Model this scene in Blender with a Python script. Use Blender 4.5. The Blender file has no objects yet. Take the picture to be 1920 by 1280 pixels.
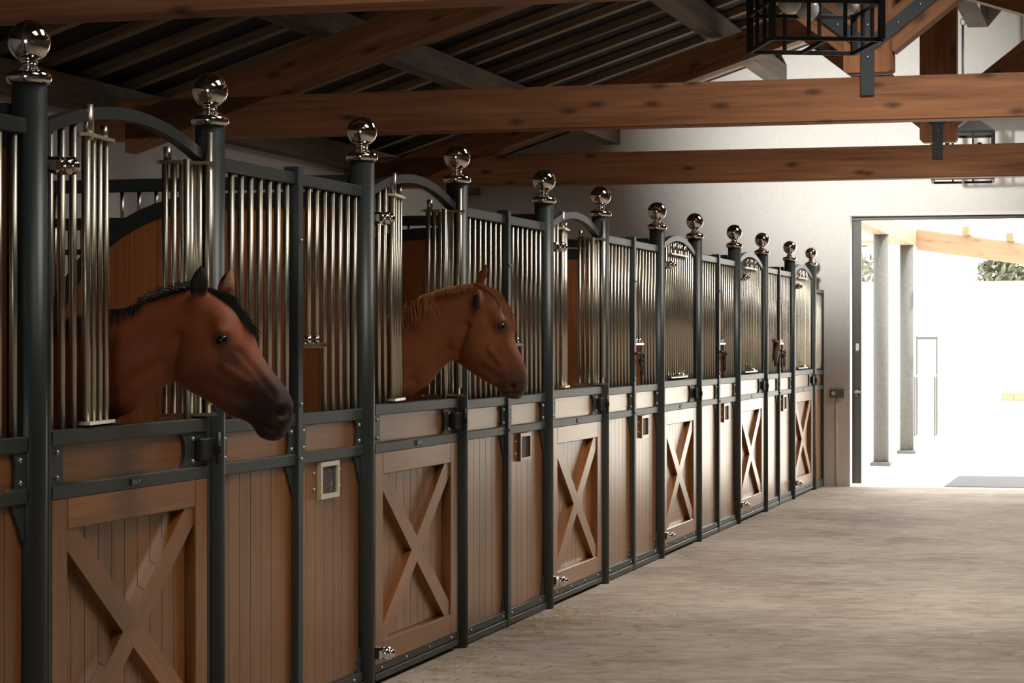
import bpy, bmesh, math, random
from mathutils import Vector, Matrix
import numpy as np
random.seed(7)
S = bpy.context.scene
COL = S.collection
PI = math.pi

# ------------------------------------------------------------------ camera, world, lights
cam = bpy.data.cameras.new('camera'); cam.sensor_width = 36; cam.lens = 4300/1920*36; cam.clip_end = 300
cam.shift_y = 2/1920
co = bpy.data.objects.new('camera', cam); COL.objects.link(co)
co.location = (3.45, 0, 1.59); co.rotation_euler = (PI/2, 0, math.atan(1181/4300)); S.camera = co

W = bpy.data.worlds.new('daylight'); S.world = W; W.use_nodes = True
wb = W.node_tree.nodes['Background']; wb.inputs['Color'].default_value = (1.0, 0.99, 0.95, 1); wb.inputs['Strength'].default_value = 4.9

def light(name, kind, loc, energy, aim=None, color=(1, 1, 1), **kw):
    l = bpy.data.lights.new(name, kind); l.energy = energy; l.color = color
    for k, v in kw.items(): setattr(l, k, v)
    o = bpy.data.objects.new(name, l); COL.objects.link(o); o.location = loc
    if aim is not None: o.rotation_euler = (Vector(aim)-Vector(loc)).to_track_quat('-Z', 'Y').to_euler()
    return o
light('sun', 'SUN', (20, 30, 30), 7.0, (20-6, 30-0.6, 30-8), (1, .95, .86), angle=0.01)
# area lamps added as daylight through assumed openings of the building that lie outside the frame: roof lights in the right-hand slope, the near entrance
SKY = (5.4, 8.4, 13.6, 18.6, 23.4)
for wy in SKY:
    light('assumed_skylight_daylight', 'AREA', (2.75, wy, 4.94), 14 if wy < 6 else 68 if wy < 9 else 135 if wy < 15 else 105 if wy < 20 else 60, (2.75-.33, wy, 3.94), (1, .95, .87), shape='RECTANGLE', size=1.3, size_y=2.2, spread=math.radians(130))
light('assumed_entrance_daylight', 'AREA', (1.65, -5.9, 1.55), 35, (1.65, 0, 1.6), (1, .93, .82), shape='RECTANGLE', size=2.5, size_y=2.8)
pt = light('far_door_portal', 'AREA', (1.65, 25.72, 1.5), 1, (1.65, 0, 1.5), shape='RECTANGLE', size=2.6, size_y=3.0)
pt.data.cycles.is_portal = True

S.view_settings.view_transform = 'Standard'; S.view_settings.look = 'None'
S.view_settings.gamma = 1; S.view_settings.use_curve_mapping = False
S.view_settings.exposure = 0.0
S.cycles.use_denoising = True
S.cycles.max_bounces = 7; S.cycles.diffuse_bounces = 4; S.cycles.glossy_bounces = 5
S.cycles.sample_clamp_indirect = 6; S.cycles.caustics_reflective = False; S.cycles.caustics_refractive = False

# ------------------------------------------------------------------ materials
def nodes(name):
    m = bpy.data.materials.new(name); m.use_nodes = True
    nt = m.node_tree; b = nt.nodes['Principled BSDF']
    return m, nt, b
def plain(name, col, rough=.5, metal=0., coat=0., bump=0., bscale=40., var=0.):
    m, nt, b = nodes(name)
    b.inputs['Base Color'].default_value = (*col, 1); b.inputs['Roughness'].default_value = rough
    b.inputs['Metallic'].default_value = metal; b.inputs['Coat Weight'].default_value = coat
    if bump or var:
        tc = nt.nodes.new('ShaderNodeTexCoord'); n = nt.nodes.new('ShaderNodeTexNoise')
        n.inputs['Scale'].default_value = bscale; n.inputs['Detail'].default_value = 5
        nt.links.new(tc.outputs['Object'], n.inputs['Vector'])
        if bump:
            bp = nt.nodes.new('ShaderNodeBump'); bp.inputs['Strength'].default_value = bump; bp.inputs['Distance'].default_value = .01
            nt.links.new(n.outputs['Fac'], bp.inputs['Height']); nt.links.new(bp.outputs['Normal'], b.inputs['Normal'])
        if var:
            r = nt.nodes.new('ShaderNodeValToRGB')
            r.color_ramp.elements[0].position = .3; r.color_ramp.elements[1].position = .7
            r.color_ramp.elements[0].color = (*[c*(1-var) for c in col], 1); r.color_ramp.elements[1].color = (*[min(1, c*(1+var)) for c in col], 1)
            nt.links.new(n.outputs['Fac'], r.inputs['Fac']); nt.links.new(r.outputs['Color'], b.inputs['Base Color'])
    return m
def wood(name, dark, light_, axis, rough=.4, coat=0., fine=60., knots=0., tint=.25, bump=.15):
    m, nt, b = nodes(name); N = nt.nodes.new; L = nt.links.new
    tc = N('ShaderNodeTexCoord'); oi = N('ShaderNodeObjectInfo')
    off = N('ShaderNodeVectorMath'); off.operation = 'SCALE'; off.inputs[0].default_value = (37, 23, 51)
    L(oi.outputs['Random'], off.inputs['Scale'])
    add = N('ShaderNodeVectorMath'); add.operation = 'ADD'; L(tc.outputs['Object'], add.inputs[0]); L(off.outputs[0], add.inputs[1])
    mp = N('ShaderNodeMapping'); sc = [fine]*3; sc['xyz'.index(axis)] = fine/22; mp.inputs['Scale'].default_value = sc
    L(add.outputs[0], mp.inputs['Vector'])
    n = N('ShaderNodeTexNoise'); n.inputs['Scale'].default_value = 1; n.inputs['Detail'].default_value = 6; n.inputs['Roughness'].default_value = .6
    n.inputs['Distortion'].default_value = .4
    L(mp.outputs[0], n.inputs['Vector'])
    mp2 = N('ShaderNodeMapping'); sc = [6]*3; sc['xyz'.index(axis)] = .7; mp2.inputs['Scale'].default_value = sc
    L(add.outputs[0], mp2.inputs['Vector'])
    n2 = N('ShaderNodeTexNoise'); n2.inputs['Scale'].default_value = 1; n2.inputs['Detail'].default_value = 2; L(mp2.outputs[0], n2.inputs['Vector'])
    mx = N('ShaderNodeMath'); mx.operation = 'MULTIPLY_ADD'; mx.inputs[1].default_value = .55
    h = N('ShaderNodeMath'); h.operation = 'MULTIPLY'; h.inputs[1].default_value = .45; L(n2.outputs['Fac'], h.inputs[0])
    L(n.outputs['Fac'], mx.inputs[0]); L(h.outputs[0], mx.inputs[2])
    r = N('ShaderNodeValToRGB'); r.color_ramp.elements[0].position = .33; r.color_ramp.elements[1].position = .68
    r.color_ramp.elements[0].color = (*dark, 1); r.color_ramp.elements[1].color = (*light_, 1); L(mx.outputs[0], r.inputs['Fac'])
    out = r.outputs['Color']
    if knots:
        sx = N('ShaderNodeSeparateXYZ'); L(add.outputs[0], sx.inputs[0]); cb = N('ShaderNodeCombineXYZ')
        for k_, ax_ in ((0, {'x': 'X', 'y': 'Y', 'z': 'Z'}[axis]), (1, {'x': 'Z', 'y': 'Z', 'z': 'X'}[axis])):
            mu_ = N('ShaderNodeMath'); mu_.operation = 'MULTIPLY'; mu_.inputs[1].default_value = (1.7, 4.6)[k_]; L(sx.outputs[ax_], mu_.inputs[0]); L(mu_.outputs[0], cb.inputs[k_])
        v = N('ShaderNodeTexVoronoi'); v.voronoi_dimensions = '2D'; v.inputs['Scale'].default_value = 1; L(cb.outputs[0], v.inputs['Vector'])
        kr = N('ShaderNodeValToRGB'); kr.color_ramp.elements[0].position = .03; kr.color_ramp.elements[1].position = .15
        kr.color_ramp.elements[0].color = (1, 1, 1, 1); kr.color_ramp.elements[1].color = (0, 0, 0, 1); L(v.outputs['Distance'], kr.inputs['Fac'])
        ks = N('ShaderNodeMath'); ks.operation = 'MULTIPLY'; ks.inputs[1].default_value = knots; L(kr.outputs['Color'], ks.inputs[0])
        km = N('ShaderNodeMixRGB'); km.inputs['Color2'].default_value = (*[c*.25 for c in dark], 1)
        L(ks.outputs[0], km.inputs['Fac']); L(out, km.inputs['Color1']); out = km.outputs['Color']
    hs = N('ShaderNodeHueSaturation'); mr = N('ShaderNodeMapRange'); mr.inputs['To Min'].default_value = 1-tint; mr.inputs['To Max'].default_value = 1+tint
    L(oi.outputs['Random'], mr.inputs['Value']); L(mr.outputs[0], hs.inputs['Value']); L(out, hs.inputs['Color']); L(hs.outputs['Color'], b.inputs['Base Color'])
    b.inputs['Roughness'].default_value = rough; b.inputs['Coat Weight'].default_value = coat; b.inputs['Coat Roughness'].default_value = .27; b.inputs['Coat Tint'].default_value = (1, .96, .86, 1)
    if bump:
        bp = N('ShaderNodeBump'); bp.inputs['Strength'].default_value = bump; bp.inputs['Distance'].default_value = .004
        L(n.outputs['Fac'], bp.inputs['Height']); L(bp.outputs['Normal'], b.inputs['Normal'])
    return m

M = {}
M['steel'] = plain('dark_green_steel', (.030, .038, .036), .40, 0, .0)
M['black'] = plain('black_iron', (.006, .006, .006), .6)
M['plate'] = plain('blue_grey_steel_plate', (.055, .064, .075), .45)
M['chrome'] = plain('polished_steel', (.78, .74, .69), .05, 1)
M['bar'] = plain('steel_bar', (.57, .525, .435), .33, 1)
M['rivet'] = plain('rivet_steel', (.6, .58, .54), .35, 1)
M['panel'] = wood('stall_wood', (.145, .050, .0105), (.31, .112, .024), 'z', .36, .95, 70, 0, .14, .04)
M['panel_y'] = wood('stall_wood_rail', (.155, .053, .0115), (.325, .118, .026), 'y', .34, .95, 70, 0, .1, .03)
M['partition'] = wood('partition_wood', (.34, .105, .032), (.62, .22, .07), 'z', .5, 0, 50, 0, .2, .05)
M['beam_x'] = wood('truss_wood', (.17, .062, .026), (.50, .215, .092), 'x', .6, 0, 28, .8, .08)
M['beam_z'] = wood('truss_wood_upright', (.22, .08, .028), (.52, .22, .085), 'z', .6, 0, 28, .5, .08)
M['purlin'] = wood('purlin_wood', (.07, .05, .035), (.20, .148, .10), 'y', .7, 0, 28, .4, .1)
M['joist'] = wood('joist_wood', (.16, .115, .075), (.46, .345, .225), 'x', .75, 0, 28, 0, .3)
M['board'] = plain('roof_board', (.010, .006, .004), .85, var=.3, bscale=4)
M['wall_right'] = plain('right_wall_boards', (.28, .19, .12), .7, var=.15, bscale=3)
M['wall'] = plain('white_plaster', (.74, .73, .70), .85, bump=.15, bscale=25, var=.03)
M['white'] = plain('white_paint', (.8, .79, .76), .5)
M['globe'] = plain('opal_glass', (.75, .75, .74), .2, coat=.5)
M['dark_door'] = plain('dark_door_steel', (.07, .068, .062), .5)
M['pale_wood'] = wood('pale_glulam', (.27, .165, .09), (.38, .25, .15), 'x', .6, 0, 20, .3, .05)
M['pale_wood_y'] = wood('pale_timber', (.22, .14, .07), (.32, .225, .13), 'y', .6, 0, 20, .2, .05)
M['column'] = plain('grey_render', (.10, .098, .092), .8, bump=.2, bscale=20, var=.1)
M['slate'] = plain('chalkboard', (.06, .055, .048), .5, var=.3, bscale=30)
M['chalk'] = plain('chalk_marks', (.30, .29, .25), .8)
M['frame_white'] = plain('cream_frame', (.75, .66, .52), .45)
M['frame_wood'] = plain('brown_frame', (.22, .13, .08), .45)
M['leather'] = plain('dark_leather', (.02, .015, .012), .6)
M['leather_brown'] = plain('tan_leather', (.16, .07, .03), .6)
M['mat'] = plain('dark_grey_patch', (.045, .045, .045), .8, var=.2)
M['straw'] = plain('straw', (.52, .38, .18), .7)
M['box_grey'] = plain('switch_box_grey', (.17, .155, .125), .5)
M['yard'] = plain('pale_yard', (.62, .59, .54), .9, var=.06, bscale=.8)
M['leaf'] = plain('leaf_green', (.15, .155, .105), .6, var=.3, bscale=3)
M['bark'] = plain('bark', (.12, .09, .06), .9)
M['brick'] = plain('kerb_brick', (.45, .22, .12), .8, var=.2)
M['sticker'] = plain('white_sticker', (.7, .7, .68), .5)
M['blue'] = plain('blue_cloth', (.22, .26, .5), .8)

def floor_mat():
    m, nt, b = nodes('dusty_floor'); N = nt.nodes.new; L = nt.links.new
    tc = N('ShaderNodeTexCoord')
    mp = N('ShaderNodeMapping'); mp.inputs['Rotation'].default_value = (0, 0, -.27); mp.inputs['Scale'].default_value = (1, 1, 1); L(tc.outputs['Object'], mp.inputs['Vector'])
    mps = N('ShaderNodeMapping'); mps.inputs['Scale'].default_value = (5, 9, 5); L(mp.outputs[0], mps.inputs['Vector'])
    n = N('ShaderNodeTexNoise'); n.inputs['Scale'].default_value = 1; n.inputs['Detail'].default_value = 7; n.inputs['Roughness'].default_value = .65; n.inputs['Distortion'].default_value = .6; L(mps.outputs[0], n.inputs['Vector'])
    n2 = N('ShaderNodeTexNoise'); n2.inputs['Scale'].default_value = .7; n2.inputs['Detail'].default_value = 3; L(mp.outputs[0], n2.inputs['Vector'])
    a = N('ShaderNodeMath'); a.operation = 'MULTIPLY_ADD'; a.inputs[1].default_value = .5; L(n2.outputs['Fac'], a.inputs[0])
    h = N('ShaderNodeMath'); h.operation = 'MULTIPLY'; h.inputs[1].default_value = .5; L(n.outputs['Fac'], h.inputs[0]); L(h.outputs[0], a.inputs[2])
    r = N('ShaderNodeValToRGB'); e = r.color_ramp.elements
    e[0].position = .36; e[0].color = (.25, .193, .146, 1); e[1].position = .64; e[1].color = (.58, .495, .415, 1)
    L(a.outputs[0], r.inputs['Fac']); L(r.outputs['Color'], b.inputs['Base Color'])
    b.inputs['Roughness'].default_value = .72; b.inputs['Specular IOR Level'].default_value = .3
    bp = N('ShaderNodeBump'); bp.inputs['Strength'].default_value = .8; bp.inputs['Distance'].default_value = .03
    L(n.outputs['Fac'], bp.inputs['Height']); L(bp.outputs['Normal'], b.inputs['Normal'])
    return m
M['floor'] = floor_mat()

# ------------------------------------------------------------------ geometry helpers
WL = {}
def link(name, me, mat, parent=None, loc=(0, 0, 0), rot=None, kind=None):
    if mat is not None and not me.materials: me.materials.append(M[mat] if isinstance(mat, str) else mat)
    o = bpy.data.objects.new(name, me); COL.objects.link(o)
    loc = Vector(loc); WL[o.name] = loc
    if parent is not None:
        o.parent = parent; o.location = loc-WL[parent.name]
    else: o.location = loc
    if rot: o.rotation_euler = rot
    if kind: o['kind'] = kind
    return o
def thing(name, loc, label, cat, group=None):
    o = bpy.data.objects.new(name, None); COL.objects.link(o); o.location = loc; o.empty_display_size = .1
    WL[o.name] = Vector(loc); o['label'] = label; o['category'] = cat
    if group: o['group'] = group
    return o
def tag(o, label, cat, group=None):
    o['label'] = label; o['category'] = cat
    if group: o['group'] = group
    return o
CACHE = {}
def finish(bm, name, smooth=False):
    bmesh.ops.recalc_face_normals(bm, faces=bm.faces)
    me = bpy.data.meshes.new(name); bm.to_mesh(me); bm.free()
    if smooth: me.polygons.foreach_set('use_smooth', [True]*len(me.polygons))
    return me
def box_me(sz, bev, mat):
    key = ('b', tuple(round(s, 3) for s in sz), bev, mat)
    if key not in CACHE:
        bm = bmesh.new(); bmesh.ops.create_cube(bm, size=1)
        for v in bm.verts: v.co = Vector((v.co.x*sz[0], v.co.y*sz[1], v.co.z*sz[2]))
        if bev: bmesh.ops.bevel(bm, geom=bm.edges[:], offset=min(bev, min(sz)*.45), segments=1, affect='EDGES')
        me = finish(bm, 'box'); me.materials.append(M[mat]); CACHE[key] = me
    return CACHE[key]
def box(name, lo, hi, mat, parent=None, bev=.004, kind=None, rot=None):
    sz = [hi[i]-lo[i] for i in range(3)]; c = [(hi[i]+lo[i])/2 for i in range(3)]
    return link(name, box_me(sz, bev, mat), None, parent, c, rot, kind)
def cyl_me(r, h, mat, seg=12, axis='z', r2=None):
    key = ('c', round(r, 4), round(h, 3), mat, seg, axis, r2)
    if key not in CACHE:
        bm = bmesh.new(); bmesh.ops.create_cone(bm, cap_ends=True, segments=seg, radius1=r, radius2=r if r2 is None else r2, depth=h)
        if axis == 'x': bmesh.ops.rotate(bm, verts=bm.verts, matrix=Matrix.Rotation(PI/2, 3, 'Y'))
        if axis == 'y': bmesh.ops.rotate(bm, verts=bm.verts, matrix=Matrix.Rotation(PI/2, 3, 'X'))
        me = finish(bm, 'rod')
        for p in me.polygons: p.use_smooth = len(p.vertices) == 4
        me.materials.append(M[mat]); CACHE[key] = me
    return CACHE[key]
def cyl(name, c, r, h, mat, parent=None, axis='z', seg=12, r2=None):
    return link(name, cyl_me(r, h, mat, seg, axis, r2), None, parent, c)
def ball_me(r, mat, u=10, v=6):
    key = ('s', r, mat, u, v)
    if key not in CACHE:
        bm = bmesh.new(); bmesh.ops.create_uvsphere(bm, u_segments=u, v_segments=v, radius=r)
        me = finish(bm, 'ball', True); me.materials.append(M[mat]); CACHE[key] = me
    return CACHE[key]
def ball(name, c, r, mat, parent=None, u=10, v=6):
    return link(name, ball_me(r, mat, u, v), None, parent, c)
def lathe_me(prof, mat, seg=32):
    key = ('l', tuple(prof), mat, seg)
    if key not in CACHE:
        bm = bmesh.new(); rings = []
        for r, z in prof:
            rings.append([bm.verts.new((r*math.cos(2*PI*k/seg), r*math.sin(2*PI*k/seg), z)) for k in range(seg)])
        for a, b in zip(rings, rings[1:]):
            for k in range(seg): bm.faces.new((a[k], a[(k+1) % seg], b[(k+1) % seg], b[k]))
        bm.faces.new(rings[0]); bm.faces.new(rings[-1])
        me = finish(bm, 'lathe', True); me.materials.append(M[mat]); CACHE[key] = me
    return CACHE[key]
def prism(name, poly, x0, x1, mat, parent=None, ang=0, kind=None, plane='yz'):
    """polygon in the y-z plane (or x-z plane) given depth x0..x1; ang turns the local frame so that grain follows the piece"""
    cy = sum(p[0] for p in poly)/len(poly); cz = sum(p[1] for p in poly)/len(poly)
    ca, sa = math.cos(-ang), math.sin(-ang)
    bm = bmesh.new(); A = []; B = []
    xm = (x0+x1)/2
    for y, z in poly:
        dy, dz = y-cy, z-cz; u, w = dy*ca-dz*sa, dy*sa+dz*ca
        if plane == 'yz': A.append(bm.verts.new((x0-xm, u, w))); B.append(bm.verts.new((x1-xm, u, w)))
        else: A.append(bm.verts.new((u, x0-xm, w))); B.append(bm.verts.new((u, x1-xm, w)))
    n = len(poly); bm.faces.new(A); bm.faces.new(B)
    for i in range(n): bm.faces.new((A[i], A[(i+1) % n], B[(i+1) % n], B[i]))
    me = finish(bm, name)
    if plane == 'yz': return link(name, me, mat, parent, (xm, cy, cz), (ang, 0, 0) if ang else None, kind)
    return link(name, me, mat, parent, (cy, xm, cz), (0, -ang, 0) if ang else None, kind)
def tube_bm(bm, pts, r, seg=8, closed=False):
    pts = [Vector(p) for p in pts]; rings = []; n = len(pts)
    rr = r if isinstance(r, (list, tuple)) else [r]*n
    for i, p in enumerate(pts):
        t = (pts[(i+1) % n]-pts[i-1]) if closed else (pts[min(i+1, n-1)]-pts[max(i-1, 0)])
        t.normalize(); a = t.cross(Vector((.31, .17, .93))); a.normalize(); b = t.cross(a)
        rings.append([bm.verts.new(p+(a*math.cos(2*PI*k/seg)+b*math.sin(2*PI*k/seg))*rr[i]) for k in range(seg)])
    m = n if closed else n-1
    for i in range(m):
        a, b = rings[i], rings[(i+1) % n]
        for k in range(seg): bm.faces.new((a[k], a[(k+1) % seg], b[(k+1) % seg], b[k]))
    if not closed: bm.faces.new(rings[0]); bm.faces.new(rings[-1])
def tube(name, pts, r, mat, parent=None, base=(0, 0, 0), seg=8, closed=False):
    bm = bmesh.new(); base = Vector(base)
    tube_bm(bm, [Vector(p)-base for p in pts], r, seg, closed)
    return link(name, finish(bm, name, True), mat, parent, base)
def clip(poly, a, b, c):
    """keep a*y+b*z>=c"""
    out = []
    for i in range(len(poly)):
        p, q = poly[i], poly[(i+1) % len(poly)]; dp, dq = a*p[0]+b*p[1]-c, a*q[0]+b*q[1]-c
        if dp >= 0: out.append(p)
        if (dp > 0 and dq < 0) or (dp < 0 and dq > 0):
            t = dp/(dp-dq); out.append((p[0]+t*(q[0]-p[0]), p[1]+t*(q[1]-p[1])))
    return out
ORD = ['first', 'second', 'third', 'fourth', 'fifth', 'sixth', 'seventh', 'eighth', 'ninth', 'tenth', 'eleventh', 'twelfth']

# ------------------------------------------------------------------ the building shell
XL, XR, YB, YF, RX = -4.1, 7.4, -6.0, 25.42, 1.65
SL = .33
def roof_z(x, base): return base-SL*abs(x-RX)
box('floor', (XL-.2, YB-.2, -.12), (XR+.2, YF+.22, 0), 'floor', None, 0, 'structure')
# left wall
box('wall_left', (XL-.2, YB, 0), (XL, YF, 3.52), 'wall', None, 0, 'structure')
def wall_with_hole(name, y0, y1, hx0, hx1, hz, mat='wall'):
    top = [(XL-.2, roof_z(XL-.2, 5.47)), (RX, 5.47), (XR+.2, roof_z(XR+.2, 5.47))]
    bm = bmesh.new()
    outline = [(XL-.2, 0), (hx0, 0), (hx0, hz), (hx1, hz), (hx1, 0), (XR+.2, 0), (XR+.2, top[2][1]), top[1], (XL-.2, top[0][1])]
    polys = [[(XL-.2, 0), (hx0, 0), (hx0, hz), (hx0, roof_z(hx0, 5.47)), (XL-.2, top[0][1])],
             [(hx0, hz), (hx1, hz), (hx1, roof_z(hx1, 5.47)), (RX, 5.47), (hx0, roof_z(hx0, 5.47))],
             [(hx1, 0), (XR+.2, 0), (XR+.2, top[2][1]), (hx1, roof_z(hx1, 5.47)), (hx1, hz)]]
    for P in polys:
        A = [bm.verts.new((x, y0, z)) for x, z in P]; B = [bm.verts.new((x, y1, z)) for x, z in P]
        bm.faces.new(A); bm.faces.new(B[::-1]); n = len(P)
        for i in range(n): bm.faces.new((A[i], A[(i+1) % n], B[(i+1) % n], B[i]))
    return link(name, finish(bm, name), mat, None, (0, 0, 0), None, 'structure')
wall_with_hole('wall_far', YF, YF+.2, .34, 2.96, 2.99)
wall_with_hole('wall_near', YB-.2, YB, .34, 2.96, 2.99)  # unseen wall with an assumed entrance opening, added for light
box('wall_right', (XR, YB, 0), (XR+.2, YF, 3.52), 'wall_right', None, 0, 'structure')
# roof
def slope_prism(name, side, y0, y1, zb, th, mat, parent, x0=None, kind=None):
    xe = (XL-.25 if side < 0 else XR+.25) if x0 is None else x0
    poly = [(xe, roof_z(xe, zb)), (RX, zb), (RX, zb+th), (xe, roof_z(xe, zb)+th)]
    return prism(name, poly, y0, y1, mat, parent, (math.atan(SL) if side < 0 else -math.atan(SL)), kind, 'xz')
ceil = thing('ceiling', (RX, 10, 5.47), '', '')
del ceil['label'], ceil['category']; ceil['kind'] = 'structure'
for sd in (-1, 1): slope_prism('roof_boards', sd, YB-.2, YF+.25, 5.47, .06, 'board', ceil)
JO = {}
yj = .35
while yj < YF-.1:
    for sd in (-1, 1):
        if sd not in JO: JO[sd] = slope_prism('joist', sd, yj-.055, yj+.055, 5.40, .072, 'joist', ceil)
        else:
            o = JO[sd].copy(); COL.objects.link(o); o.location.y += yj-.35
    yj += .72
for px in (-4.0, -2.35, -.45, 3.75, 5.65, 7.3):
    zb = roof_z(px, 5.395)
    poly = [(px-.09, zb-.24), (px+.09, zb-.24), (px+.09, zb-.03), (px-.09, zb-.03)]
    prism('purlin', poly, YB, YF, 'purlin', ceil, 0, None, 'xz')
for k, wy in enumerate(SKY):
    w = box('assumed_roof_window_%d' % (k+1), (2.05, wy-1.15, 4.965), (3.45, wy+1.15, 5.005), 'white', None, .004, 'structure', (0, math.atan(SL), 0))  # assumed roof light, an added white panel; the boards above stay closed
box('ridge_beam', (1.62, YB, 5.02), (1.84, YF, 5.28), 'purlin', ceil, .006)

# ------------------------------------------------------------------ trusses
def truss(y, label, grp):
    t = thing('roof_truss', (RX, y, 3.10), label, 'roof truss', grp)
    y0, y1 = y-.1, y+.1
    box('bottom_chord', (XL, y0, 3.10), (XR, y1, 3.40), 'beam_x', t, .008)
    for sd in (-1, 1):
        xe = -3.85 if sd < 0 else 7.15
        poly = [(xe, roof_z(xe, 4.82)+.0), (RX, 4.82), (RX, 5.10), (xe, roof_z(xe, 4.82)+.28)]
        prism('principal_rafter', poly, y0, y1, 'beam_x', t, sd*-math.atan(SL), None, 'xz')
        a = math.atan(.78); d = (math.cos(a)*sd, math.sin(a)); n = (-d[1]*sd*.0-d[1], d[0])
        s0 = (RX+sd*.10, 3.66); L = 1.46; hw = .12
        e = (s0[0]+d[0]*L, s0[1]+d[1]*L)
        P = [(s0[0]+n[0]*hw, s0[1]+n[1]*hw), (e[0]+n[0]*hw, e[1]+n[1]*hw), (e[0]-n[0]*hw, e[1]-n[1]*hw), (s0[0]-n[0]*hw, s0[1]-n[1]*hw)]
        P = clip(P, sd, 0, sd*RX+.165)
        prism('strut', P, y0+.005, y1-.005, 'beam_x', t, sd*a, None, 'xz')
        # diagonal steel plate and its bolts on the face towards the aisle entrance
        q0 = (RX, 3.60+.0); hw = .046; L = .72
        e = (q0[0]+d[0]*L, q0[1]+d[1]*L)
        P = [(q0[0]+n[0]*hw, q0[1]+n[1]*hw), (e[0]+n[0]*hw, e[1]+n[1]*hw), (e[0]-n[0]*hw, e[1]-n[1]*hw), (q0[0]-n[0]*hw, q0[1]-n[1]*hw)]
        P = clip(P, sd, 0, sd*RX+.046)
        pl = prism('steel_strap', P, y0-.014, y0-.002, 'plate', t, 0, None, 'xz')
        for q in (.26, .45, .64):
            ball('bolt', (q0[0]+d[0]*q, y0-.014, q0[1]+d[1]*q), .011, 'rivet', pl)
    P = [(RX-.145, 3.43), (RX+.145, 3.43), (RX+.165, 3.45), (RX+.165, 4.95), (RX-.165, 4.95), (RX-.165, 3.45)]
    prism('king_post', P, y0-.004, y1+.004, 'beam_z', t, 0, None, 'xz')
    st = box('steel_strap', (RX-.046, y0-.016, 3.27), (RX+.046, y0-.004, 3.98), 'plate', t, .002)
    for z in (3.53, 3.75, 3.9): ball('bolt', (RX, y0-.016, z), .011, 'rivet', st)
    return t
for y, lab in ((9.82, 'nearest brown timber roof truss, only its beam underside and face showing at the top left'),
               (15.80, 'middle brown timber roof truss with the big lantern hanging in front of its steel-strapped post'),
               (21.37, 'farthest brown timber roof truss, its beam running just above the far doorway')):
    truss(y, lab, 'timber roof trusses')

# unseen assumed lamp added behind the farthest truss to brighten the gable wall
fl = thing('assumed_floodlight', (.35, 21.56, 3.2), 'assumed small lamp, unseen behind the farthest truss beam, added to light the gable wall', 'assumed_floodlight')
box('bracket', (.33, 21.475, 3.18), (.37, 21.53, 3.24), 'black', fl)
box('housing', (.27, 21.53, 3.17), (.43, 21.60, 3.30), 'black', fl, .01)
sp = light('assumed_floodlight_beam', 'SPOT', (.35, 21.64, 3.25), 720, (.40, 25.42, 3.85), (1, .96, .9), spot_size=math.radians(76), spot_blend=1.0, shadow_soft_size=.06)  # assumed source of the pool of light on the gable wall

# ------------------------------------------------------------------ stall posts
PY = [6.701, 8.185, 9.965, 11.478, 13.284, 14.771, 16.604, 18.091, 19.935, 21.46, 23.225, 24.785]
PR = .057
FIN = [(.058, 0), (.066, .002), (.072, .010), (.0738, .020), (.072, .030), (.066, .038), (.056, .043), (.046, .047), (.036, .053), (.028, .062), (.026, .070), (.029, .075)]
for k in range(14):
    a = -1.12+k*(PI/2+1.12)/13
    FIN.append((max(.0006, .069*math.cos(a)), .137+.069*math.sin(a)))
FIN = [(round(a, 5), round(b, 5)) for a, b in FIN]
where = ['at the left edge of the picture', 'behind the head of the bay horse', 'left of the chestnut horse', 'behind the neck of the chestnut horse',
         'left of the open door without a horse', 'right of the open door without a horse', 'seventh from the left', 'eighth from the left', 'ninth from the left', 'tenth from the left', 'second last before the far doorway', 'last before the far doorway']
for i, y in enumerate(PY):
    t = thing('stall_post', (0, y, 0), 'ball-topped dark green stall post '+where[i], 'post', 'ball-topped stall posts')
    link('post_tube', lathe_me([(PR, 0), (PR, 2.425)], 'steel', 28), None, t, (0, y, 0))
    link('ball_finial', lathe_me(FIN, 'chrome', 32), None, t, (0, y, 2.42))
    me = t.children[0].data
    for p in me.polygons: p.use_smooth = len(p.vertices) == 4

# ------------------------------------------------------------------ stall fronts
PLATE = lambda y, d, z0, z1, w: [(y, z0), (y, z1)]+[(y+d*w*(.84+.16*abs(2*q-1)**2+(.10 if q in (0, 1) else 0)), z1+(z0-z1)*q) for q in (0, .06, .14, .3, .5, .7, .86, .94, 1)]
def gusset(y, d, z, up, parent, w=.085, h=.125):
    pr = [(0, 0), (1, 0), (.95, .16), (.72, .30), (.64, .48), (.42, .62), (.30, .84), (.12, 1), (0, 1)]
    sgn = 1 if up else -1
    return prism('gusset', [(y+d*w*a, z+sgn*h*b) for a, b in pr], .004, .014, 'steel', parent)
def end_plate(y, d, z0, z1, parent, w=.07, straight=False):
    poly = [(y, z0), (y, z1), (y+d*w, z1), (y+d*w, z0)] if straight else PLATE(y, d, z0, z1, w)
    p = prism('end_plate', poly, .010, .020, 'steel', parent)
    for z in (z0+.022, z1-.022): ball('rivet', (.021, y+d*w*.55, z), .009, 'rivet', p, 8, 5)
    return p
def planks(n, ya, yb, za, zb, x0, x1, parent, mat='panel'):
    w = (yb-ya)/n
    for k in range(n): box('plank', (x0, ya+k*w+.0005, za), (x1, ya+(k+1)*w-.0005, zb), mat, parent, .0022)
def bars(ys, z0, z1, parent, x=0, r=.013):
    for y in ys: cyl('bar', (x, y, (z0+z1)/2), r, z1-z0, 'bar', parent, 'z', 12)

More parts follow.
